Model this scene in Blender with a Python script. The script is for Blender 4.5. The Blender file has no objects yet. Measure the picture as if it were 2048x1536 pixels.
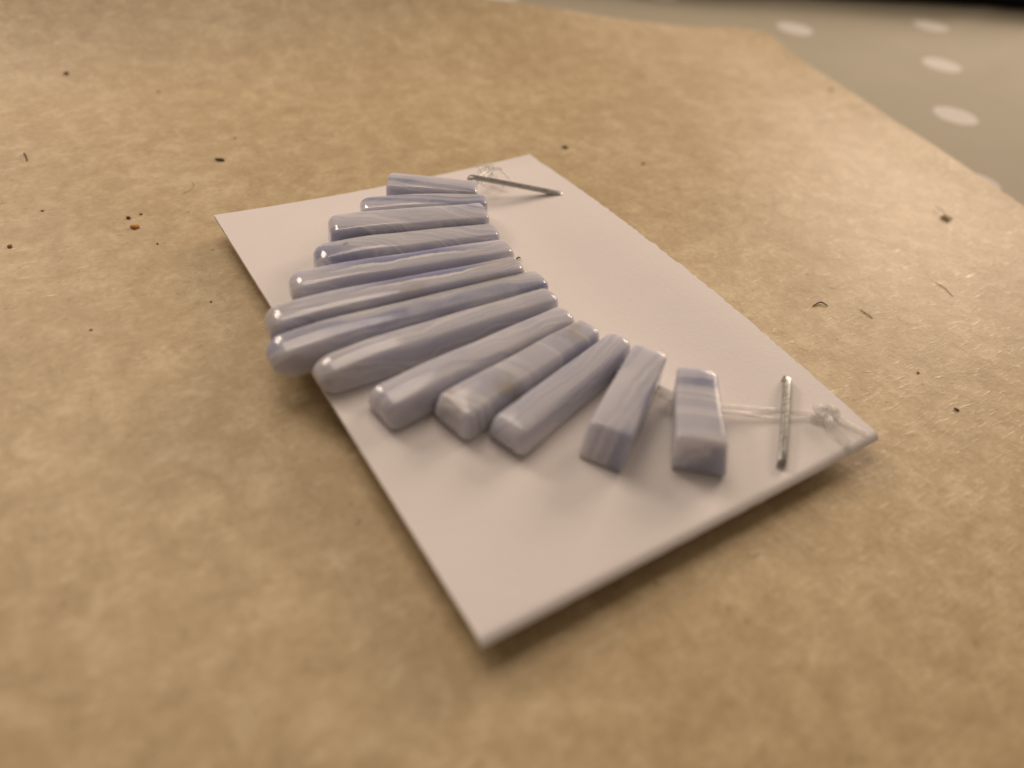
import bpy, bmesh, math, random
from mathutils import Vector, Matrix, noise

# ------------------------------------------------------------------ camera, light, exposure
MM = 0.001
ZC = 3.0                     # height of the card's upper face above the tablecloth, mm
scn = bpy.context.scene
COL = scn.collection
F_PX, CX, CY = 1541.87, 1024.0, 768.0            # photograph is 2048 x 1536
CAM = Vector((-38.290, -50.763, 48.412 + ZC))    # mm
R0 = Vector((0.84165, -0.52968, 0.10518))        # camera right
R1 = Vector((-0.29532, -0.61452, -0.73154))      # camera down
R2 = Vector((0.45212, 0.58464, -0.67363))        # camera forward

cd = bpy.data.cameras.new('camera')
cam = bpy.data.objects.new('camera', cd); COL.objects.link(cam)
m = Matrix((R0, -R1, -R2)).transposed().to_4x4()
m.translation = CAM * MM
cam.matrix_world = m
cd.sensor_fit = 'HORIZONTAL'; cd.lens = 4.25; cd.sensor_width = 4.25 * 2048 / F_PX
cd.clip_start = 0.002; cd.clip_end = 20
cd.dof.use_dof = True; cd.dof.focus_distance = 0.085; cd.dof.aperture_fstop = 2.25
cd.dof.aperture_blades = 0
scn.camera = cam

w = bpy.data.worlds.new('World'); scn.world = w; w.use_nodes = True
bg = w.node_tree.nodes['Background']
bg.inputs[0].default_value = (1.0, 0.78, 0.62, 1); bg.inputs[1].default_value = 0.185

def area(name, direction, dist, size, size_y, power, col, target=(0, 0, ZC)):
    l = bpy.data.lights.new(name, 'AREA'); l.shape = 'RECTANGLE'
    l.size = size; l.size_y = size_y; l.energy = power; l.color = col
    o = bpy.data.objects.new(name, l); COL.objects.link(o)
    d = Vector(direction).normalized()
    o.location = Vector(target) * MM + d * dist
    o.rotation_euler = d.to_track_quat('Z', 'Y').to_euler()
    return o
area('ceiling_lamp', (0.04, 0.47, 0.88), 0.48, 0.26, 0.26, 0.80, (1.0, 0.81, 0.66))
area('table_lamp', (-0.22, 0.83, 0.58), 0.50, 0.14, 0.105, 0.62, (1.0, 0.82, 0.67))
area('side_lamp', (0.88, 0.32, 0.38), 0.52, 0.20, 0.16, 1.20, (1.0, 0.79, 0.62))

scn.render.engine = 'CYCLES'
scn.cycles.transparent_max_bounces = 48; scn.cycles.max_bounces = 16
vs = scn.view_settings
vs.view_transform = 'Standard'; vs.look = 'None'; vs.exposure = 0.0; vs.gamma = 1.0
vs.use_curve_mapping = False

# ------------------------------------------------------------------ helpers
def px(u, v, z=0.0):
    """pixel of the 2048 px photograph -> point (mm) on the level z above the card's face"""
    d = R0 * ((u - CX) / F_PX) + R1 * ((v - CY) / F_PX) + R2
    s = (z + ZC - CAM.z) / d.z
    return CAM + d * s

def obj(name, bm, mat, parent=None, smooth=True, loc=None):
    me = bpy.data.meshes.new(name); bm.normal_update(); bm.to_mesh(me); bm.free()
    if smooth:
        me.polygons.foreach_set('use_smooth', [True] * len(me.polygons))
    o = bpy.data.objects.new(name, me); COL.objects.link(o)
    if mat: me.materials.append(mat)
    if parent: o.parent = parent
    if loc is not None: o.location = loc
    return o

def tag(o, label=None, cat=None, group=None, kind=None):
    if label: o['label'] = label
    if cat: o['category'] = cat
    if group: o['group'] = group
    if kind: o['kind'] = kind
    return o

def tube(bm, pts, rad, seg=8, cap=True):
    """round tube through pts (mm), radius mm (number or list)"""
    n = len(pts); rings = []
    prev = None
    for i, p in enumerate(pts):
        a = pts[max(0, i - 1)]; b = pts[min(n - 1, i + 1)]
        t = (Vector(b) - Vector(a)).normalized()
        if prev is None:
            ref = Vector((0, 0, 1)) if abs(t.z) < 0.9 else Vector((1, 0, 0))
            u = t.cross(ref).normalized()
        else:
            u = (prev - t * prev.dot(t)).normalized()
        prev = u; v = t.cross(u)
        r = rad[i] if isinstance(rad, (list, tuple)) else rad
        rings.append([bm.verts.new((Vector(p) + (u * math.cos(2 * math.pi * k / seg) + v * math.sin(2 * math.pi * k / seg)) * r) * MM) for k in range(seg)])
    for i in range(n - 1):
        for k in range(seg):
            bm.faces.new((rings[i][k], rings[i][(k + 1) % seg], rings[i + 1][(k + 1) % seg], rings[i + 1][k]))
    if cap:
        bm.faces.new(rings[0][::-1]); bm.faces.new(rings[-1])

def smooth_path(pts, n=8):
    """Catmull-Rom through pts"""
    P = [Vector(p) for p in pts]; P = [P[0] * 2 - P[1]] + P + [P[-1] * 2 - P[-2]]
    out = []
    for i in range(1, len(P) - 2):
        for k in range(n):
            t = k / n
            a, b, c, d = P[i - 1], P[i], P[i + 1], P[i + 2]
            out.append(0.5 * ((2 * b) + (c - a) * t + (2 * a - 5 * b + 4 * c - d) * t * t + (3 * b - a - 3 * c + d) * t ** 3))
    out.append(P[-2])
    return out

# ------------------------------------------------------------------ materials
class NT:
    def __init__(s, name):
        s.m = bpy.data.materials.new(name); s.m.use_nodes = True
        s.t = s.m.node_tree; s.b = s.t.nodes['Principled BSDF']; s.out = s.t.nodes['Material Output']
    def n(s, typ, **kw):
        nd = s.t.nodes.new(typ)
        for k, v in kw.items(): setattr(nd, k, v)
        return nd
    def l(s, a, b): s.t.links.new(a, b)
    def val(s, inp, v):
        if hasattr(v, 'is_linked') or isinstance(v, bpy.types.NodeSocket): s.l(v, inp)
        else: inp.default_value = v
    def math(s, op, a, b=0.0, c=None):
        nd = s.n('ShaderNodeMath', operation=op)
        s.val(nd.inputs[0], a); s.val(nd.inputs[1], b)
        if c is not None: s.val(nd.inputs[2], c)
        return nd.outputs[0]
    def coord(s, scale=(1, 1, 1), rot=(0, 0, 0), loc=(0, 0, 0)):
        tc = s.n('ShaderNodeTexCoord'); mp = s.n('ShaderNodeMapping')
        mp.inputs['Scale'].default_value = scale; mp.inputs['Rotation'].default_value = rot; mp.inputs['Location'].default_value = loc
        s.l(tc.outputs['Object'], mp.inputs[0]); return mp.outputs[0]
    def noise(s, vec, scale, detail=4, rough=0.55, dist=0.0):
        nd = s.n('ShaderNodeTexNoise'); nd.inputs['Scale'].default_value = scale
        nd.inputs['Detail'].default_value = detail; nd.inputs['Roughness'].default_value = rough
        nd.inputs['Distortion'].default_value = dist
        s.l(vec, nd.inputs['Vector']); return nd.outputs['Fac']
    def ramp(s, fac, stops, interp='LINEAR'):
        r = s.n('ShaderNodeValToRGB'); s.l(fac, r.inputs[0]); e = r.color_ramp.elements
        r.color_ramp.interpolation = interp
        while len(e) < len(stops): e.new(0.5)
        for el, (p, c) in zip(e, stops):
            el.position = p; el.color = (*c, 1) if len(c) == 3 else c
        return r.outputs[0]
    def mix(s, fac, a, b, mode='MIX'):
        nd = s.n('ShaderNodeMix', data_type='RGBA', blend_type=mode)
        s.val(nd.inputs[0], fac)
        for i, v in ((6, a), (7, b)):
            if isinstance(v, tuple): nd.inputs[i].default_value = (*v, 1)
            else: s.l(v, nd.inputs[i])
        return nd.outputs[2]
    def bump(s, h, dist, strength=1.0, normal=None):
        b = s.n('ShaderNodeBump'); b.inputs['Distance'].default_value = dist; b.inputs['Strength'].default_value = strength
        s.l(h, b.inputs['Height'])
        if normal: s.l(normal, b.inputs['Normal'])
        return b.outputs[0]

def mat_simple(name, col, rough=0.6, metal=0.0, **kw):
    t = NT(name); t.b.inputs['Base Color'].default_value = (*col, 1)
    t.b.inputs['Roughness'].default_value = rough; t.b.inputs['Metallic'].default_value = metal
    for k, v in kw.items(): t.b.inputs[k].default_value = v
    return t.m

def mat_paper():
    t = NT('baking_paper')
    c1 = t.coord()
    big = t.noise(c1, 55, 3, 0.5)
    blotch = t.noise(c1, 330, 5, 0.62, 0.5)
    fine = t.noise(c1, 1500, 4, 0.65)
    f1 = t.noise(t.coord((1, 6, 1), (0, 0, 0.5)), 420, 3, 0.6, 0.6)
    f2 = t.noise(t.coord((1, 7, 1), (0, 0, -0.9)), 380, 3, 0.6, 0.6)
    f3 = t.noise(t.coord((1, 6, 1), (0, 0, 1.9)), 400, 3, 0.6, 0.6)
    fib = t.ramp(t.math('MAXIMUM', t.math('MAXIMUM', f1, f2), f3), [(0.60, (0,) * 3), (0.76, (1,) * 3)])
    h = t.math('MULTIPLY_ADD', blotch, 0.55, t.math('MULTIPLY', fine, 0.34))
    h = t.math('MULTIPLY_ADD', fib, 0.14, t.math('ADD', h, 0.115))
    h = t.math('MULTIPLY_ADD', big, 0.22, h)
    col = t.ramp(h, [(0.46, (0.375, 0.268, 0.135)), (0.60, (0.465, 0.348, 0.184)), (0.69, (0.525, 0.406, 0.225)), (0.82, (0.645, 0.525, 0.32))])
    # tiny dark flecks in the pulp
    fl = t.noise(c1, 900, 2, 0.4)
    col = t.mix(t.ramp(fl, [(0.235, (0.4,) * 3), (0.275, (0,) * 3)]), col, (0.17, 0.11, 0.05))
    t.l(col, t.b.inputs['Base Color'])
    t.l(t.ramp(fib, [(0.0, (0.52,) * 3), (1.0, (0.34,) * 3)]), t.b.inputs['Roughness'])
    t.b.inputs['Specular IOR Level'].default_value = 0.55
    t.b.inputs['Sheen Weight'].default_value = 0.9; t.b.inputs['Sheen Roughness'].default_value = 0.28
    t.b.inputs['Sheen Tint'].default_value = (1.0, 0.9, 0.72, 1)
    hh = t.math('MULTIPLY_ADD', fib, 0.25, t.math('MULTIPLY', fine, 0.35))
    hh = t.math('MULTIPLY_ADD', blotch, 0.8, hh)
    t.l(t.bump(hh, 0.00022, 0.45), t.b.inputs['Normal'])
    return t.m

def mat_cloth():
    t = NT('dotted_tablecloth')
    tc = t.n('ShaderNodeTexCoord')
    sx = t.n('ShaderNodeSeparateXYZ'); t.l(tc.outputs['Object'], sx.inputs[0])
    # printed dots on a near-square lattice: origin O, vectors a, b (m)
    O = (0.1346, 0.0393); a = (0.0227, 0.0187); b = (-0.0170, 0.0270)
    det = a[0] * b[1] - a[1] * b[0]
    dx = t.math('SUBTRACT', sx.outputs[0], O[0]); dy = t.math('SUBTRACT', sx.outputs[1], O[1])
    p = t.math('SUBTRACT', t.math('MULTIPLY', dx, b[1] / det), t.math('MULTIPLY', dy, b[0] / det))
    q = t.math('SUBTRACT', t.math('MULTIPLY', dy, a[0] / det), t.math('MULTIPLY', dx, a[1] / det))
    fp = t.math('SUBTRACT', p, t.math('ROUND', p)); fq = t.math('SUBTRACT', q, t.math('ROUND', q))
    ex = t.math('ADD', t.math('MULTIPLY', fp, a[0]), t.math('MULTIPLY', fq, b[0]))
    ey = t.math('ADD', t.math('MULTIPLY', fp, a[1]), t.math('MULTIPLY', fq, b[1]))
    r = t.math('SQRT', t.math('ADD', t.math('MULTIPLY', ex, ex), t.math('MULTIPLY', ey, ey)))
    r = t.math('MULTIPLY_ADD', t.noise(t.coord(), 500, 2), 0.0007, r)
    mr = t.n('ShaderNodeMapRange'); mr.inputs[1].default_value = 0.0046; mr.inputs[2].default_value = 0.0042
    t.l(r, mr.inputs[0])
    base = t.mix(t.noise(t.coord(), 60, 3), (0.365, 0.338, 0.25), (0.42, 0.38, 0.29))
    t.l(t.mix(mr.outputs[0], base, (0.64, 0.61, 0.56)), t.b.inputs['Base Color'])
    t.b.inputs['Roughness'].default_value = 0.7
    t.b.inputs['Specular IOR Level'].default_value = 0.18
    wv = t.noise(t.coord(), 2500, 2)
    t.l(t.bump(wv, 0.0002, 0.4), t.b.inputs['Normal'])
    return t.m

def mat_card():
    t = NT('white_card')
    c = t.coord()
    n1 = t.noise(c, 120, 3); n2 = t.noise(c, 2500, 3)
    t.l(t.mix(n1, (0.80, 0.755, 0.735), (0.85, 0.815, 0.79)), t.b.inputs['Base Color'])
    t.b.inputs['Roughness'].default_value = 0.62
    t.b.inputs['Specular IOR Level'].default_value = 0.3
    t.l(t.bump(t.math('MULTIPLY_ADD', n1, 2.0, n2), 0.00006, 0.5), t.b.inputs['Normal'])
    return t.m

def mat_agate(k, direction, freq, warp, blue=0.5, tan=0.0, seed=0.0, chip=None, frill=None, cloud=0.45):
    """banded chalcedony: bands vary along 'direction' (bead's own axes), warped by noise"""
    t = NT('agate_%02d' % k)
    tc = t.n('ShaderNodeTexCoord')
    ad = t.n('ShaderNodeVectorMath', operation='ADD'); ad.inputs[1].default_value = (seed * 0.031, seed * 0.017, seed * 0.023)
    t.l(tc.outputs['Object'], ad.inputs[0]); P = ad.outputs[0]
    dp = t.n('ShaderNodeVectorMath', operation='DOT_PRODUCT'); t.l(P, dp.inputs[0]); dp.inputs[1].default_value = Vector(direction).normalized()
    wn = t.noise(P, 110, 2, 0.5); wf = t.noise(P, 900, 4, 0.6)
    q = t.math('MULTIPLY_ADD', wn, warp, dp.outputs['Value'])
    q = t.math('MULTIPLY_ADD', wf, 0.00045, q)
    nb = t.n('ShaderNodeTexNoise', noise_dimensions='1D')
    nb.inputs['Scale'].default_value = 1.0; nb.inputs['Detail'].default_value = 2.5; nb.inputs['Roughness'].default_value = 0.62
    t.l(t.math('MULTIPLY', q, freq * 0.72), nb.inputs['W'])
    deep = (0.29, 0.315, 0.44); mid = (0.505, 0.512, 0.59); pale = (0.67, 0.665, 0.695)
    s = 0.12 * (blue - 0.5)
    band = t.ramp(nb.outputs['Fac'], [(0.34 + s, deep), (0.43 + s, mid), (0.450 + s, pale), (0.475 + s, mid), (0.525 + s, mid), (0.540 + s, (0.64, 0.635, 0.66)), (0.575 + s, pale), (0.60 + s, mid), (0.70 + s, pale)])
    band = t.mix(t.ramp(t.noise(P, 170, 2, 0.5), [(0.36, (cloud,) * 3), (0.58, (0,) * 3)]), band, (0.45, 0.455, 0.52))
    cl = t.noise(P, 240, 4, 0.6)
    col = t.mix(t.ramp(cl, [(0.40, (0.0,) * 3), (0.66, (cloud,) * 3)]), band, (0.63, 0.625, 0.655))
    if frill:                    # frilled white lace band with deeper stone behind it
        sp = t.n('ShaderNodeSeparateXYZ'); t.l(tc.outputs['Object'], sp.inputs[0])
        yn = t.math('MULTIPLY', sp.outputs[1], 250.0)
        yn = t.math('ADD', yn, t.math('MULTIPLY', t.math('SUBTRACT', t.noise(P, 1300, 4, 0.7), 0.5), 0.16))
        yn = t.math('ADD', yn, t.math('MULTIPLY', t.math('SUBTRACT', t.noise(P, 130, 2), 0.5), 0.75))
        yn = t.math('ADD', yn, 0.5 + frill[0])
        lace = t.ramp(yn, [(0.22, (0.47, 0.475, 0.55)), (0.36, (0.56, 0.555, 0.59)), (0.40, (0.45, 0.455, 0.53)), (0.47, (0.66, 0.655, 0.67)), (0.54, (0.76, 0.755, 0.76)), (0.57, (0.24, 0.265, 0.41)), (0.76, (0.30, 0.325, 0.465)), (0.88, (0.47, 0.475, 0.55))])
        xw = t.math('ABSOLUTE', t.math('SUBTRACT', sp.outputs[0], frill[1]))
        col = t.mix(t.ramp(t.math('MULTIPLY', xw, 100), [(0.35, (0.95,) * 3), (0.95, (0.0,) * 3)]), col, lace)
    if tan > 0:
        tn = t.noise(P, 210, 3, 0.55)
        col = t.mix(t.ramp(tn, [(0.54, (0,) * 3), (0.66, (tan,) * 3)]), col, (0.40, 0.355, 0.27))
    if chip:                     # small flaw in the stone near the tip
        sub = t.n('ShaderNodeVectorMath', operation='DISTANCE'); t.l(tc.outputs['Object'], sub.inputs[0]); sub.inputs[1].default_value = chip
        dd = t.math('ADD', sub.outputs['Value'], t.math('MULTIPLY', t.noise(P, 1900, 3), 0.0013))
        col = t.mix(t.ramp(t.math('MULTIPLY', dd, 300), [(0.24, (0.6,) * 3), (0.30, (0,) * 3)]), col, (0.24, 0.23, 0.25))
    t.l(col, t.b.inputs['Base Color'])
    b = t.b.inputs
    b['Subsurface Weight'].default_value = 0.85
    b['Subsurface Radius'].default_value = (1.0, 1.0, 1.25)
    b['Subsurface Scale'].default_value = 0.0024
    b['IOR'].default_value = 1.54
    t.l(t.ramp(t.noise(P, 400, 3), [(0.35, (0.07,) * 3), (0.7, (0.17,) * 3)]), b['Roughness'])
    t.l(t.bump(t.noise(P, 260, 2), 0.00012, 0.35), b['Normal'])
    return t.m

M_PAPER = mat_paper(); M_CLOTH = mat_cloth(); M_CARD = mat_card()
M_STEEL = None
def mat_steel():
    t = NT('staple_steel'); c = t.coord((1, 1, 1))
    n = t.noise(t.coord((1, 12, 12)), 700, 3)
    t.l(t.mix(n, (0.30, 0.30, 0.28), (0.52, 0.515, 0.49)), t.b.inputs['Base Color'])
    t.b.inputs['Metallic'].default_value = 1.0
    t.l(t.ramp(n, [(0.3, (0.24,) * 3), (0.7, (0.42,) * 3)]), t.b.inputs['Roughness'])
    return t.m
M_STEEL = mat_steel()
def mat_cord():
    """clear nylon: see-through in the middle, pale and glossy towards its edges"""
    t = NT('clear_cord'); b = t.b.inputs
    b['Base Color'].default_value = (0.93, 0.92, 0.89, 1); b['Roughness'].default_value = 0.05
    b['IOR'].default_value = 1.7; b['Specular IOR Level'].default_value = 1.0
    tr = t.n('ShaderNodeBsdfTransparent'); lw = t.n('ShaderNodeLayerWeight'); lw.inputs[0].default_value = 0.35
    fac = t.math('MULTIPLY_ADD', lw.outputs['Facing'], 0.55, 0.20)
    mx = t.n('ShaderNodeMixShader'); t.l(fac, mx.inputs[0])
    t.l(tr.outputs[0], mx.inputs[1]); t.l(t.b.outputs[0], mx.inputs[2]); t.l(mx.outputs[0], t.out.inputs[0])
    return t.m
M_CORD = mat_cord()
M_WOOD = mat_simple('table_wood', (0.12, 0.07, 0.04), 0.5)
M_BLACK = mat_simple('black_case', (0.006, 0.006, 0.007), 0.55)
M_DARK = mat_simple('dark_crumb', (0.11, 0.075, 0.045), 0.8)
M_BROWN = mat_simple('brown_crumb', (0.25, 0.17, 0.095), 0.85)
M_ORANGE = mat_simple('orange_crumb', (0.56, 0.27, 0.055), 0.6, **{'Subsurface Weight': 0.3, 'Subsurface Scale': 0.0005})
M_HAIR = mat_simple('hair_fibre', (0.05, 0.03, 0.018), 0.5)
M_LINT = mat_simple('grey_lint', (0.33, 0.25, 0.155), 0.9)

# ------------------------------------------------------------------ setting: table, cloth, paper
def sstep(a, b, x):
    t = min(1.0, max(0.0, (x - a) / (b - a))); return t * t * (3 - 2 * t)

bm = bmesh.new()
bmesh.ops.create_cube(bm, size=1.0)
bmesh.ops.scale(bm, vec=(1.2, 1.0, 0.028), verts=bm.verts)
bmesh.ops.bevel(bm, geom=bm.edges[:], offset=0.004, segments=2, affect='EDGES')
tag(obj('table_top', bm, M_WOOD, smooth=False, loc=(0.1, 0.05, -0.0166)), kind='structure')

def cloth_z(x, y):
    # soft folds running across the part of the cloth that shows beyond the paper
    z = 0.0
    for (x0, y0, ang, amp, wid) in ((128, 30, 16, 0.32, 2.6), (122, 8, 24, 0.30, 3.5), (118, 84, -16, 0.4, 6.0), (140, 46, 20, 0.25, 3.0)):
        a = math.radians(ang); dx, dy = x - x0, y - y0
        s = dx * math.cos(a) + dy * math.sin(a); d = -dx * math.sin(a) + dy * math.cos(a)
        z += amp * math.exp(-(d / wid) ** 2) * sstep(-8, 12, s) * (1 - sstep(60, 95, s))
    z += 0.25 * noise.noise(Vector((x * 0.03, y * 0.03, 3.0)))
    inside = sstep(82, 108, x + 0.10 * y)           # flat below the paper
    return z * inside - 0.3
bm = bmesh.new()
nx, ny = 150, 130; x0, x1, y0, y1 = -330, 420, -300, 350
def warp(i, n, a, b, c):     # finer grid about c
    t = i / n * 2 - 1
    return c + (b - c) * (0.45 * t + 0.55 * t ** 3) if t > 0 else c + (c - a) * (0.45 * t + 0.55 * t ** 3)
g = [[bm.verts.new((warp(i, nx, x0, x1, 125) * MM, warp(j, ny, y0, y1, 45) * MM, cloth_z(warp(i, nx, x0, x1, 125), warp(j, ny, y0, y1, 45)) * MM)) for j in range(ny + 1)] for i in range(nx + 1)]
for i in range(nx):
    for j in range(ny):
        bm.faces.new((g[i][j], g[i + 1][j], g[i + 1][j + 1], g[i][j + 1]))
ext = bmesh.ops.extrude_face_region(bm, geom=bm.faces[:])
cl_down = [v for v in ext['geom'] if isinstance(v, bmesh.types.BMVert)]
bmesh.ops.translate(bm, verts=cl_down, vec=(0, 0, -0.0007))
bmesh.ops.recalc_face_normals(bm, faces=bm.faces[:])
tag(obj('tablecloth', bm, M_CLOTH), 'pale sage green tablecloth printed with white polka dots under the baking paper', 'tablecloth')

# sheet of baking paper; corner K, edges e1 (towards the viewer) and e2 (away to the left)
K = Vector((102.0, 65.0)); E1 = Vector((-0.222, -0.975)); E2 = Vector((-0.975, 0.222))
S_LEN, T_LEN = 215.0, 215.0
PZ = 0.62                                            # level part of the sheet, mm above cloth datum
def paper_z(s, t):
    p = K + E1 * s + E2 * t
    z = PZ + 0.010 * max(-24.0, min(24.0, p.x))
    lift = 0.9 + 6.3 * sstep(8, 80, t)
    z += lift * max(0.0, 1 - s / 27.0) ** 2.2        # far edge curls up
    z += 1.0 * max(0.0, 1 - t / 14.0) ** 2           # right edge stands off a little
    flat = sstep(26, 46, s) * sstep(8, 40, t)
    d = max(abs(p.x) - 24, abs(p.y) - 33, 0.0)       # level under the card
    far = sstep(2, 26, d)
    z += far * 0.55 * noise.noise(Vector((p.x * 0.022, p.y * 0.022, 1.3)))
    z += sstep(0, 10, d) * 0.10 * noise.noise(Vector((p.x * 0.11, p.y * 0.11, 7.0)))
    z += 0.02 * noise.noise(Vector((p.x * 0.6, p.y * 0.6, 4.0))) * sstep(0, 4, d)
    return max(z, 0.12)
def paper_at(x, y):
    d = Vector((x, y)) - K; det = E1.x * E2.y - E1.y * E2.x
    s = (d.x * E2.y - d.y * E2.x) / det; t = (E1.x * d.y - E1.y * d.x) / det
    return paper_z(s, t)
def on_paper(u, v):
    """point where the ray of a photo pixel meets the sheet"""
    z = PZ
    for _ in range(8):
        p = px(u, v, z - ZC); z = paper_at(p.x, p.y)
    return Vector((p.x, p.y, z))
RC = 9.0
bm = bmesh.new(); N = 215
rows = []
for i in range(N + 1):
    s = S_LEN * (i / N) ** 1.15
    r = []
    for j in range(N + 1):
        tmin = 0.0
        if s < RC: tmin = RC - math.sqrt(max(0.0, RC * RC - (RC - s) ** 2))
        tmin += 0.35 * noise.noise(Vector((s * 0.08, 0, 9)))
        t = tmin + (T_LEN - tmin) * (j / N) ** 1.15
        p = K + E1 * s + E2 * t
        r.append(bm.verts.new((p.x * MM, p.y * MM, paper_z(s, t) * MM)))
    rows.append(r)
for i in range(N):
    for j in range(N):
        bm.faces.new((rows[i][j], rows[i + 1][j], rows[i + 1][j + 1], rows[i][j + 1]))
bmesh.ops.recalc_face_normals(bm, faces=bm.faces[:])
if sum(f.normal.z for f in bm.faces) < 0: bmesh.ops.reverse_faces(bm, faces=bm.faces[:])
paper = obj('baking_paper', bm, M_PAPER)
sm = paper.modifiers.new('thickness', 'SOLIDIFY'); sm.thickness = 0.00007; sm.offset = -1
es = paper.modifiers.new('crisp_edges', 'EDGE_SPLIT'); es.split_angle = math.radians(50)
tag(paper, 'large sheet of mottled brown baking paper lying under the white card', 'baking paper')

# black flat thing at the far side of the cloth
pa, pb = px(1690, 0, -3.0), px(2048, 21, -3.0)
dirv = Vector((pb.x - pa.x, pb.y - pa.y, 0)).normalized(); nrm = Vector((-dirv.y, dirv.x, 0))
if nrm.y < 0: nrm = -nrm
bm = bmesh.new(); bmesh.ops.create_cube(bm, size=1.0)
bmesh.ops.scale(bm, vec=(0.30, 0.20, 0.016), verts=bm.verts)
ve = [e for e in bm.edges if abs(e.verts[0].co.z - e.verts[1].co.z) > 0.01]
bmesh.ops.bevel(bm, geom=ve, offset=0.012, segments=6, affect='EDGES')
bmesh.ops.bevel(bm, geom=[e for e in bm.edges if abs(e.verts[0].co.z - e.verts[1].co.z) < 1e-5 and e.calc_face_angle(0) > 1], offset=0.002, segments=3, affect='EDGES')
sl = obj('black_case', bm, M_BLACK)
mid = (pa + pb) / 2 + dirv * 40 + nrm * 100
sl.location = (mid.x * MM, mid.y * MM, 0.0078)
sl.rotation_euler[2] = math.atan2(dirv.y, dirv.x)
tag(sl, 'flat black case lying at the far side of the dotted tablecloth', 'case')

# ------------------------------------------------------------------ folded white card
CW, CH = 43.1, 60.0
def bow(x, y):
    """slight warp of the card's upper leaf (mm)"""
    sx = sstep(8, CW / 2, x); sy = sstep(10, CH / 2, y)
    yy = max(-1, min(1, (y + 2) / 30.0))
    z = 1.25 * sx * max(0.0, 1 - yy * yy)
    xx = max(-1, min(1, x / (CW / 2)))
    z += -0.55 * sy * (1 - xx * xx)
    return z
TH = 0.34
rng = random.Random(4)
bm = bmesh.new()
nxc = 44; ny_ = 130
prof = [(CH / 2 - (CH - 0.8) * j / ny_, 0.0) for j in range(ny_ + 1)]
for k in range(1, 9):                    # near edge bends down where the card was cut and folded
    a = math.radians(62) * k / 8
    prof.append((-CH / 2 + 0.8 - 0.9 * math.sin(a), -0.95 * (1 - math.cos(a))))
grid = []
for j, (y, z) in enumerate(prof):
    row = []
    rag = sstep(-26, -18, y) * (1 - sstep(10, 24, y))
    jr = (0.20 * rag + 0.04) * (rng.random() - 0.5) + 0.12 * noise.noise(Vector((y * 0.5, 2, 0)))
    jl = 0.03 * (rng.random() - 0.5)
    for i in range(nxc + 1):
        x = -CW / 2 + CW * i / nxc
        zz = z + bow(x, y)
        if i == nxc: x += jr
        if i == 0: x += jl
        yj = 0.05 * noise.noise(Vector((x * 0.9, 5, 1))) if j in (0, len(prof) - 1) else 0.0
        row.append(bm.verts.new((x * MM, (y + yj) * MM, (zz + ZC) * MM)))
    grid.append(row)
for j in range(len(prof) - 1):
    for i in range(nxc):
        bm.faces.new((grid[j][i], grid[j + 1][i], grid[j + 1][i + 1], grid[j][i + 1]))
bm.normal_update()
if sum(f.normal.z for f in bm.faces) < 0: bmesh.ops.reverse_faces(bm, faces=bm.faces[:])
card = bpy.data.objects.new('bead_card', None); COL.objects.link(card)
leaf = obj('card_sheet', bm, M_CARD, card)
sm = leaf.modifiers.new('thickness', 'SOLIDIFY'); sm.thickness = TH * MM; sm.offset = -1
es = leaf.modifiers.new('crisp_edges', 'EDGE_SPLIT'); es.split_angle = math.radians(50)
# folded-under flap that carries the sheet clear of the paper
bm = bmesh.new(); bmesh.ops.create_cube(bm, size=1.0)
zlo, zhi = PZ - 0.16, ZC - TH - 0.62
bmesh.ops.scale(bm, vec=((CW - 15) * MM, (CH - 15) * MM, (zhi - zlo) * MM), verts=bm.verts)
bmesh.ops.bevel(bm, geom=bm.edges[:], offset=0.0002, segments=2, affect='EDGES')
obj('backing_flap', bm, M_CARD, card, smooth=False, loc=(0, 0, (zhi + zlo) / 2 * MM))
tag(card, 'white card with the row of grey-blue beads stapled on it', 'card')

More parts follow.
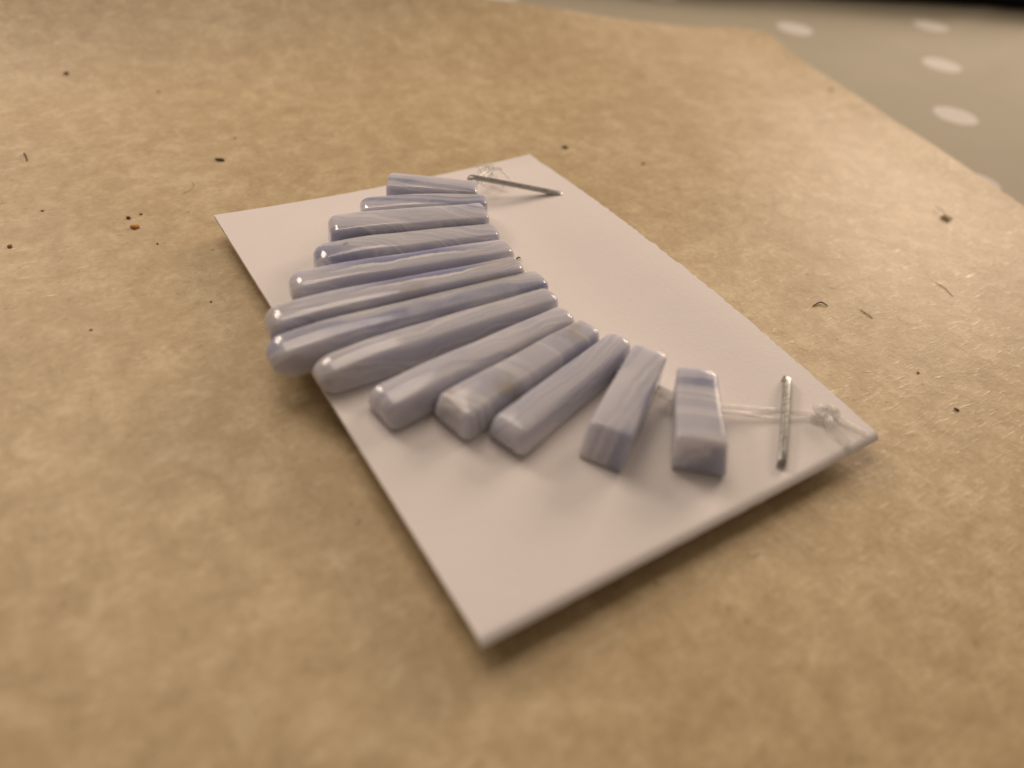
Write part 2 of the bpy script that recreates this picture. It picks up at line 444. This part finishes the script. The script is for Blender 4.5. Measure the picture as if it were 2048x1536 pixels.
# ------------------------------------------------------------------ agate beads
def make_bead(k, o, i, w_out, w_in, h, rc, ea, et, ra, label, mat, droop=0.0, lean=0.0, ztop_out=None, base=0.0, seed=0, crown=0.09, taper=0.0, shear=0.0, toe=0.0):
    """stick bead lying on the card. o, i: ends of its axis (mm, card frame); rc edge rounding;
    ea/et length and drop of the rounded outer end; ra rounding of the inner end"""
    o = Vector(o); i = Vector(i); ax = i - o; L = ax.length; ang = math.atan2(ax.y, ax.x)
    bm = bmesh.new()
    st = []                      # (x, inset_side, inset_top, inset_bottom)
    for q in range(0, 10):
        f = math.pi / 2 * (1 - q / 9.0)
        c = 1 - math.cos(f)
        st.append((ea * (1 - math.sin(f)), et * 0.8 * c, et * c, et * 0.95 * c))
    nm = 16
    for q in range(1, nm):
        st.append((ea + (L - ea - ra) * q / nm, 0, 0, 0))
    for q in range(0, 8):
        f = math.pi / 2 * q / 7.0
        c = 1 - math.cos(f)
        st.append((L - ra + ra * math.sin(f), ra * 0.9 * c, ra * 0.9 * c, ra * 0.6 * c))
    rings = []
    nc = 6
    for (x, isd, itp, ibt) in st:
        t = x / L
        wd = (w_out + (w_in - w_out) * t) / 2 - isd
        hh = h if ztop_out is None else ztop_out + (h - ztop_out) * sstep(0, 0.55, t)
        hh -= droop * (1 - sstep(0, 7.5, x)) ** 1.3
        zt = hh - itp; zb = ibt
        wd = max(wd, 0.12); 
        if zt - zb < 0.25: zt = zb + 0.25
        r = min(rc, wd * 0.98, (zt - zb) * 0.49)
        ring = []
        for (cx, cz, a0) in ((wd - r, zt - r, 0), (-wd + r, zt - r, 90), (-wd + r, zb + r, 180), (wd - r, zb + r, 270)):
            for n_ in range(nc + 1):
                a = math.radians(a0 + 90 * n_ / nc)
                yy = cx + r * math.cos(a); zz = cz + r * math.sin(a)
                yy *= 1 - taper * max(0.0, (zz - zb) / max(0.3, zt - zb))
                lo = max(0.0, 1 - zz / h)
                p = Vector((x - toe * lo * (1 - sstep(0, 5, x)), yy - shear * h * lo, zz))
                nn = noise.noise_vector(Vector((x * 0.16 + seed * 5.1, yy * 0.35, zz * 0.35 + k)))
                p += Vector((0, 0.13 * nn.y, 0.10 * nn.z * (1 if zz > h * 0.4 else 0)))
                ring.append(bm.verts.new((p - Vector((L / 2, 0, 0))) * MM))
            if a0 == 0:          # gently crowned upper face
                for c_ in (0.6, 0.2, -0.2, -0.6):
                    yy = (wd - r) * c_ * (1 - taper)
                    nn = noise.noise_vector(Vector((x * 0.16 + seed * 5.1, yy * 0.35, zt * 0.35 + k)))
                    ring.append(bm.verts.new((Vector((x, yy + 0.13 * nn.y, zt + crown * min(1, wd) * (1 - c_ * c_) + 0.10 * nn.z)) - Vector((L / 2, 0, 0))) * MM))
        rings.append(ring)
    n = len(rings[0])
    for a in range(len(rings) - 1):
        for b in range(n):
            bm.faces.new((rings[a][b], rings[a + 1][b], rings[a + 1][(b + 1) % n], rings[a][(b + 1) % n]))
    bm.faces.new(rings[0]); bm.faces.new(rings[-1][::-1])
    bmesh.ops.recalc_face_normals(bm, faces=bm.faces[:])
    ob = obj('agate_bead', bm, mat)
    c = (o + i) / 2
    ob.location = (c.x * MM, c.y * MM, (ZC + base) * MM)
    ob.rotation_euler = (math.radians(lean), 0, ang)
    return tag(ob, label, 'bead', 'graduated agate stick beads on the card')

def mid_ends(ob_, ib_, if_, of_, z):
    P = [px(u, v, z) for u, v in (ob_, ib_, if_, of_)]
    return (P[0] + P[3]) / 2, (P[1] + P[2]) / 2
TOP = {1: ((788, 346), (945, 360), (955, 384), (778, 369)),
       2: ((745, 390), (965, 388), (972, 404), (735, 410)),
       3: ((680, 420), (965, 402), (972, 437), (680, 460)),
       4: ((645, 482), (985, 446), (997, 466), (670, 503)),
       5: ((598, 538), (1012, 478), (1025, 501), (625, 558)),
       6: ((560, 600), (1035, 512), (1042, 535), (580, 632)),
       7: ((553, 662), (1075, 533), (1095, 570), (592, 690)),
       8: ((655, 708), (1098, 570), (1112, 598), (672, 724)),
       9: ((757, 762), (1122, 605), (1148, 640), (802, 800)),
       10: ((885, 775), (1160, 628), (1206, 670), (945, 828)),
       11: ((983, 832), (1222, 657), (1266, 690), (1058, 852)),
       12: ((1187, 840), (1273, 688), (1332, 707), (1259, 868)),
       13: ((1355, 875), (1358, 735), (1430, 740), (1451, 880))}
#   h   w_out w_in rc   ea   et   ra   grow_out grow_in
SPEC = {
    1: (3.8, 3.5, 3.3, 0.28, 0.6, 0.45, 0.35, 0.5, 0.3, 0.0),
    2: (3.5, 3.5, 3.1, 0.30, 1.4, 0.8, 0.6, 1.1, 0.3, 0.3),
    3: (4.3, 4.0, 3.8, 0.42, 1.2, 0.9, 0.6, 1.2, 0.3, 0.25),
    4: (3.8, 3.9, 3.4, 0.40, 1.5, 1.0, 1.0, 1.5, 0.4, 0.45),
    5: (3.8, 3.9, 3.4, 0.42, 1.5, 1.05, 1.1, 1.6, 0.4, 0.45),
    6: (3.8, 3.9, 3.3, 0.45, 1.6, 1.05, 1.1, 1.8, 0.4, 0.5),
    7: (3.3, 3.8, 3.6, 0.48, 1.8, 1.25, 1.1, 1.8, 0.4, 0.5),
    8: (3.1, 3.5, 3.2, 0.50, 2.1, 1.15, 1.1, 1.6, 0.4, 0.5),
    9: (3.0, 4.6, 3.5, 0.50, 1.2, 0.9, 1.0, 1.2, 0.4, 0.3),
    10: (3.1, 4.9, 3.8, 0.45, 1.1, 0.8, 0.9, 0.9, 0.3, 0.2),
    11: (3.0, 4.4, 3.5, 0.55, 1.2, 0.9, 1.0, 0.6, 0.4, 0.3),
    12: (3.8, 4.2, 3.6, 0.40, 0.5, 0.4, 0.5, 0.3, 0.2, 0.0),
    13: (3.8, 4.8, 4.1, 0.40, 0.5, 0.4, 0.5, 0.2, 0.2, 0.0)}
LABEL = {
    1: 'short glossy lavender agate bead touching the raised staple',
    2: 'low lavender agate bead between the short glossy bead and the wide diagonal-streaked bead',
    3: 'wide glossy agate bead with slanting pale streaks and a rounded end',
    4: 'agate bead with a small chip mark and bright glint at its rounded end',
    5: 'agate bead with a frilled white band running along deeper blue stone',
    6: 'long agate bead with swirling lace bands and a tan patch',
    7: 'longest grey-white agate bead with its round end overhanging the card edge',
    8: 'long agate bead with pale flat top and dark shaded side, next to the longest bead',
    9: 'blunt-ended smooth lilac agate bead with one pale stripe curving along it',
    10: 'broad agate bead with crosswise pale blue blocks and brown stains',
    11: 'narrow agate bead with fine lengthwise white lace stripes',
    12: 'square-ended grey agate bead leaning beside the lace-striped one',
    13: 'shortest stubby agate bead with crosswise pale blue bands, nearest its end staple'}
BAND = {  # direction in the bead's own axes (x along, y across, z up), freq, warp, blue, tan
    1: ((0.1, 0.9, 0.5), 500, 0.002, 0.6, 0), 2: ((0.05, 0.8, 0.6), 520, 0.002, 0.6, 0),
    3: ((0.45, 1.0, 0.2), 520, 0.006, 0.75, 0), 4: ((0.35, 0.9, 0.3), 420, 0.006, 0.8, 0),
    5: ((0.04, 1, 0.5), 750, 0.0035, 0.65, 0), 6: ((0.10, 1, 0.35), 700, 0.007, 0.5, 0.45),
    7: ((0.05, 1, 0.5), 520, 0.004, 0.25, 0), 8: ((0.06, 1, 0.5), 520, 0.004, 0.2, 0.25),
    9: ((0.12, 1, 0.3), 420, 0.006, 0.55, 0), 10: ((1, 0.25, 0.1), 190, 0.003, 0.45, 0.6),
    11: ((0.03, 1, 0.25), 1500, 0.003, 0.4, 0), 12: ((0.1, 1, 0.15), 430, 0.003, 0.5, 0),
    13: ((1, 0.03, 0.06), 620, 0.0015, 0.5, 0)}
BEAD = {}
AX = {}
for k in range(1, 14):
    h, wo, wi, rc, ea, et, ra, go, gi, dr = SPEC[k]
    o, i = mid_ends(*TOP[k], h)
    o = Vector((o.x, o.y)); i = Vector((i.x, i.y)); d = (i - o).normalized()
    o -= d * go; i += d * gi
    AX[k] = (o, i, h)
    di, fr, wp, bl, tn = BAND[k]
    BEAD[k] = make_bead(k, o, i, wo, wi, h, rc, ea, et, ra, LABEL[k], mat_agate(k, di, fr, wp, bl, tn, seed=k * 3.7, chip=(-0.0068, 0.0003, 0.0037) if k == 4 else None, frill={5: (0.02, 0.0), 6: (-0.06, 0.003)}.get(k), cloud={11: 0.15, 10: 0.42, 13: 0.35, 3: 0.4, 4: 0.4, 12: 0.55, 9: 0.55}.get(k, 0.45)), droop=dr, base=0.03, seed=k, taper=0.10 if k > 11 else (0.12 if k in (1, 3) else 0.30 if k > 8 else 0.24),
                        shear=0.19 if k == 13 else 0.0, toe={12: 0.85, 13: 0.3}.get(k, 0.0))

# ------------------------------------------------------------------ staples
def make_staple(a, b, label, wdt=0.76, thk=0.42):
    """wire bar from a to b (mm, card frame z), legs bent down into the card"""
    a = Vector(a); b = Vector(b)
    d = (b - a).normalized(); side = Vector((0, 0, 1)).cross(d).normalized()
    L = (b - a).length
    path = []
    def leg(p, sgn, n=5, r=0.55):
        out = []
        out.append(Vector((p.x, p.y, -0.9)) + d * 0.0)
        out.append(Vector((p.x, p.y, min(p.z - r, p.z * 0.4) if p.z > 1 else p.z - r)))
        for q in range(1, n + 1):
            t = math.pi / 2 * q / n
            out.append(p + d * sgn * r * (1 - math.cos(t)) - Vector((0, 0, 1)) * r * (1 - math.sin(t)))
        return out
    path = leg(a, 1) + [a.lerp(b, q / 8) + Vector((0, 0, 0.04 * math.sin(math.pi * q / 8))) for q in range(1, 8)] + leg(b, -1)[::-1]
    bm = bmesh.new(); rings = []
    for q, p in enumerate(path):
        t = (path[min(q + 1, len(path) - 1)] - path[max(q - 1, 0)]).normalized()
        s = (side - t * side.dot(t)).normalized(); n = t.cross(s)
        ring = []
        for cidx in range(12):
            an = 2 * math.pi * (cidx + 0.5) / 12
            ca, sa = math.cos(an), math.sin(an)
            e = 0.40
            ring.append(bm.verts.new((p + s * (wdt / 2) * math.copysign(abs(ca) ** e, ca) + n * (thk / 2) * math.copysign(abs(sa) ** e, sa) + Vector((0, 0, ZC))) * MM))
        rings.append(ring)
    for q in range(len(rings) - 1):
        for c_ in range(12):
            bm.faces.new((rings[q][c_], rings[q][(c_ + 1) % 12], rings[q + 1][(c_ + 1) % 12], rings[q + 1][c_]))
    bm.faces.new(rings[0][::-1]); bm.faces.new(rings[-1])
    bmesh.ops.recalc_face_normals(bm, faces=bm.faces[:])
    return tag(obj('staple', bm, M_STEEL), label, 'staple', 'wire staples in the card')
make_staple(px(938, 353, 2.3) - Vector((0, 0, ZC)), px(1127, 389, 0.45) - Vector((0, 0, ZC)), 'dark steel staple with one end lifted off the card beside the short bead')
za, zb = bow(19.9, -19.8) + 0.55, bow(10.2, -28) + 0.55
make_staple(px(1575, 752, za) - Vector((0, 0, ZC)), px(1564, 928, zb) - Vector((0, 0, ZC)), 'bright steel staple holding the clear cord beside the stubby bead')

# ------------------------------------------------------------------ clear cord with knots
cord = bpy.data.objects.new('elastic_cord', None); COL.objects.link(cord)
tag(cord, 'clear plastic cord threaded through the beads and knotted at both ends', 'cord')
def hole(k, back=2.6):
    o, i, h = AX[k]; d = (i - o).normalized()
    p = i - d * back
    return Vector((p.x, p.y, ZC + h * 0.45))
k1 = px(1640, 828, 0.9) ; k0 = px(978, 342, 1.4)
for s_, off in ((0, 0.35), (1, -0.35)):
    pts = [k0 + Vector((0.2, off, 0))]
    p1 = hole(1)
    pts.append(k0.lerp(p1, 0.5) + Vector((0, off, 0.1)))
    for k in range(1, 14):
        q = hole(k); pts.append(q + Vector((off * 0.8, 0, -0.25 * s_)))
    q13 = hole(13)
    st_mid = px(1569, 832 - off * 26, 0.25)
    pts.append(q13.lerp(st_mid, 0.55) + Vector((off * 0.3, 0, -0.15)))
    pts.append(st_mid)
    pts.append(k1 + Vector((0, off * 0.5, -0.2)))
    bm = bmesh.new(); tube(bm, smooth_path(pts, 6), 0.24, 8)
    obj('strand', bm, M_CORD, cord)
def knot(c, u, v, w, ru, rv, rw, n, rad, seed):
    """clear cord tangled into a small knot inside an ellipsoid about c"""
    rg = random.Random(seed); pts = []
    for q in range(n):
        a = 2 * math.pi * (q * 0.382 + 0.06 * rg.random()); e = rg.uniform(-1, 1); k = math.sqrt(max(0.1, 1 - e * e)) * rg.uniform(0.75, 1.0)
        pts.append(c + u * (ru * math.cos(a) * k) + v * (rv * math.sin(a) * k) + w * (rw * e))
    bm = bmesh.new(); tube(bm, smooth_path(pts, 8), rad, 10)
    return bm
rt = Vector((0.84, -0.53, 0.0)).normalized(); fw = Vector((0.55, 0.83, 0.0)).normalized(); up = Vector((0, 0, 1))
kn = obj('knot', knot(k1 + rt * 0.3 + up * 0.15, rt, (fw * 0.85 + up * 0.5).normalized(), up, 1.3, 1.2, 0.55, 6, 0.30, 3), M_CORD, cord)
kn2 = obj('knot', knot(k0 + up * 0.1, rt, (fw * 0.5 + up * 0.85).normalized(), fw, 2.0, 0.95, 0.7, 8, 0.16, 5), M_CORD, cord)
def tail(pts, rad, parent):
    bm = bmesh.new(); tube(bm, smooth_path(pts, 6), rad, 10); obj('cord_tail', bm, M_CORD, parent)
tail([k1 + Vector((0.2, -0.6, 0.1)), px(1662, 850, 1.0), px(1680, 870, 0.75), px(1695, 889, 0.45)], 0.45, kn)
tail([k1 + Vector((0.5, 0.4, 0.3)), px(1664, 818, 1.6), px(1674, 826, 1.2), px(1668, 842, 0.8)], 0.3, kn)
tail([k1 + Vector((0.8, 0.0, 0.1)), px(1690, 846, 0.6), px(1712, 858, 0.45), px(1728, 868, 0.35)], 0.28, kn)
tail([k0 + Vector((0.3, 0, 0.3)), px(1000, 340, 1.5), px(1012, 352, 0.8), px(1021, 362, 0.35)], 0.18, kn2)
tail([k0, px(968, 352, 1.7), px(962, 364, 0.9), px(970, 372, 0.35)], 0.18, kn2)
tail([k0, px(990, 352, 1.3), px(1000, 364, 0.9), px(1008, 374, 0.35)], 0.18, kn2)

# ------------------------------------------------------------------ crumbs, hairs and lint on the paper
def crumb(u, v, lx, ly, lz, ang, mat, label, name='crumb', seed=0, cat='crumb'):
    p = on_paper(u, v)
    lx, ly, lz = lx * 0.70, ly * 0.70, lz * 0.6
    bm = bmesh.new(); bmesh.ops.create_icosphere(bm, subdivisions=2, radius=1.0)
    for vt in bm.verts:
        n = noise.noise_vector(vt.co * 1.3 + Vector((seed * 3.1, 0, seed)))
        vt.co += n * 0.35
        vt.co = Vector((vt.co.x * lx, vt.co.y * ly, vt.co.z * lz)) * MM
    zmin = min(vt.co.z for vt in bm.verts)
    o = obj(name, bm, mat)
    o.location = (p.x * MM, p.y * MM, p.z * MM - zmin * 0.8)
    o.rotation_euler[2] = math.radians(ang)
    return tag(o, label, cat, 'crumbs and hairs on the baking paper')
def hair(pxs, rad, mat, label, name='hair', cat='hair'):
    pts = []
    for (u, v, z) in pxs:
        p = on_paper(u, v); pts.append(p + Vector((0, 0, z + rad)))
    bm = bmesh.new(); sp = smooth_path(pts, 6)
    for p in sp: p.z = max(p.z, paper_at(p.x, p.y) + rad * 0.8)
    n = len(sp)
    tube(bm, sp, [rad * (0.35 + 0.65 * math.sin(math.pi * (q + 0.5) / n) ** 0.5) for q in range(n)], 6)
    return tag(obj(name, bm, mat), label, cat, 'crumbs and hairs on the baking paper')

crumb(440, 321, 1.05, 0.36, 0.3, -38, M_DARK, 'dark seed-shaped crumb behind the far corner of the card', seed=1)
crumb(270, 455, 0.72, 0.62, 0.35, 10, M_ORANGE, 'orange crumb on the baking paper', seed=2)
crumb(257, 437, 0.36, 0.32, 0.25, 0, M_DARK, 'small dark crumb right behind the orange crumb', seed=3)
crumb(282, 429, 0.30, 0.18, 0.15, 20, M_BROWN, 'tiny brown crumb a little behind the orange crumb', seed=4)
crumb(20, 494, 0.42, 0.34, 0.25, 60, M_BROWN, 'round brown crumb lying farther from the card than the orange crumb', seed=5)
crumb(115, 85, 0.50, 0.42, 0.3, 0, M_DARK, 'lone dark speck out near the curled far edge of the paper', seed=6)
crumb(1130, 296, 0.36, 0.62, 0.3, 40, M_DARK, 'dark crumb just behind the card corner by the lifted staple', seed=7)
crumb(1286, 328, 0.40, 0.26, 0.2, -30, M_BROWN, 'brown speck beyond the bowed long edge of the card', seed=8)
crumb(1662, 179, 0.65, 0.5, 0.2, 0, M_LINT, 'faint grey-brown speck near the paper edge beside the tablecloth', seed=9)
crumb(1912, 820, 0.42, 0.2, 0.2, -75, M_DARK, 'dark splinter on bare paper beyond the knotted card corner', seed=10)
crumb(1836, 746, 0.24, 0.2, 0.12, 0, M_BROWN, 'tiny brown speck beyond the bright staple end of the card', seed=11)
crumb(182, 660, 0.22, 0.16, 0.12, 0, M_BROWN, 'tiny brown speck on the paper facing the overhanging bead', seed=12)
crumb(422, 604, 0.17, 0.15, 0.1, 0, M_DARK, 'pinprick dark speck on the paper facing the banded bead ends', seed=13)
crumb(470, 277, 0.26, 0.16, 0.12, 0, M_BROWN, 'small brown speck behind the seed-shaped crumb', seed=14)
crumb(315, 488, 0.14, 0.26, 0.12, 0, M_DARK, 'thin dark speck between the orange crumb and the card', seed=15)
crumb(317, 184, 0.34, 0.28, 0.12, 0, M_BROWN, 'brown speck alone well behind the seed-shaped crumb', seed=16)
crumb(85, 422, 0.26, 0.2, 0.12, 0, M_BROWN, 'small brown speck beside the short dark hair', seed=17)
hair([(47, 308, 0.0), (52, 314, 0.25), (54, 323, 0.0)], 0.10, M_HAIR, 'short dark curved hair on the paper far behind the orange crumb')
hair([(1625, 613, 0.0), (1640, 607, 0.12), (1655, 613, 0.0)], 0.085, M_HAIR, 'short dark arched hair by the ragged long edge of the card')
hair([(1720, 620, 0), (1735, 630, 0.05), (1745, 637, 0)], 0.05, M_LINT, 'fine straight brown hair lying past the arched hair')
hair([(1870, 565, 0), (1890, 578, 0.05), (1905, 593, 0)], 0.04, M_LINT, 'very fine long fibre on the paper past the fluff ball')
hair([(365, 388, 0), (378, 382, 0.1), (388, 372, 0.05), (384, 362, 0)], 0.022, M_LINT, 'thin wavy fibre behind the left corner of the card')
pc = [px(1033, 519, 0.1), px(1036, 515, 0.35), px(1040, 515, 0.12)]
bm = bmesh.new(); tube(bm, smooth_path(pc, 6), 0.08, 6)
tag(obj('fibre', bm, M_HAIR), 'tiny dark fibre on the white card beside the lace-swirled bead', 'fibre', 'crumbs and hairs on the baking paper')
# ball of fluff
p = on_paper(1890, 438); rg = random.Random(8)
bm = bmesh.new()
for q in range(9):
    a = [p + Vector((rg.uniform(-0.75, 0.75), rg.uniform(-0.75, 0.75), 0.08 + rg.uniform(0, 0.35))) for _ in range(4)]
    tube(bm, smooth_path(a, 6), 0.04, 5)
tube(bm, smooth_path([p + Vector((0.2, 0.2, 0.2)), p + Vector((0.7, 1.2, 0.6)), p + Vector((1.2, 2.6, 0.3))], 6), 0.05, 5)
tag(obj('fluff', bm, M_LINT), 'small tangled ball of grey-brown fluff on the paper', 'fluff', 'crumbs and hairs on the baking paper')

# countless pale and dark fibres lying on the sheet
def fibres(count, seed, rad, lmin, lmax, mat, label, clump=False):
    bm = bmesh.new(); rg = random.Random(seed); n = 0
    while n < count:
        u = rg.uniform(-60, 2100); v = rg.uniform(40, 1500)
        if clump:
            v = 60 + (v - 40) * 0.75
            if noise.noise(Vector((u * 0.012, v * 0.02, 5.0))) < 0.02: continue
        n += 1
        p = on_paper(u, v); dd = p - K.to_3d()
        if abs(p.x) < 24 and abs(p.y) < 33: continue
        s = dd.x * E1.x + dd.y * E1.y; t = dd.x * E2.x + dd.y * E2.y
        if s < 4 or t < 4: continue
        a = rg.gauss(0.35, 0.6) if clump else rg.uniform(0, math.pi)
        L = rg.uniform(lmin, lmax); bend = rg.uniform(-0.35, 0.35)
        dx, dy = math.cos(a), math.sin(a); pts = []
        for w_ in (-0.5, 0, 0.5):
            c_ = bend * L * (0.25 - w_ * w_)
            x = p.x + dx * L * w_ - dy * c_; y = p.y + dy * L * w_ + dx * c_
            pts.append(Vector((x, y, paper_at(x, y) + rad * 0.25)))
        tube(bm, pts, rad, 4)
    return tag(obj('paper_fibres', bm, mat), label, 'fibres', kind='stuff')
fibres(140, 21, 0.013, 0.25, 0.8, mat_simple('dark_fibre', (0.30, 0.21, 0.11), 0.6), 'scattered fine brown fibres on the baking paper')
fibres(2200, 33, 0.016, 0.25, 0.85, mat_simple('pale_fibre', (0.76, 0.66, 0.46), 0.35), 'short pale glossy fibres in the surface of the baking paper', clump=True)
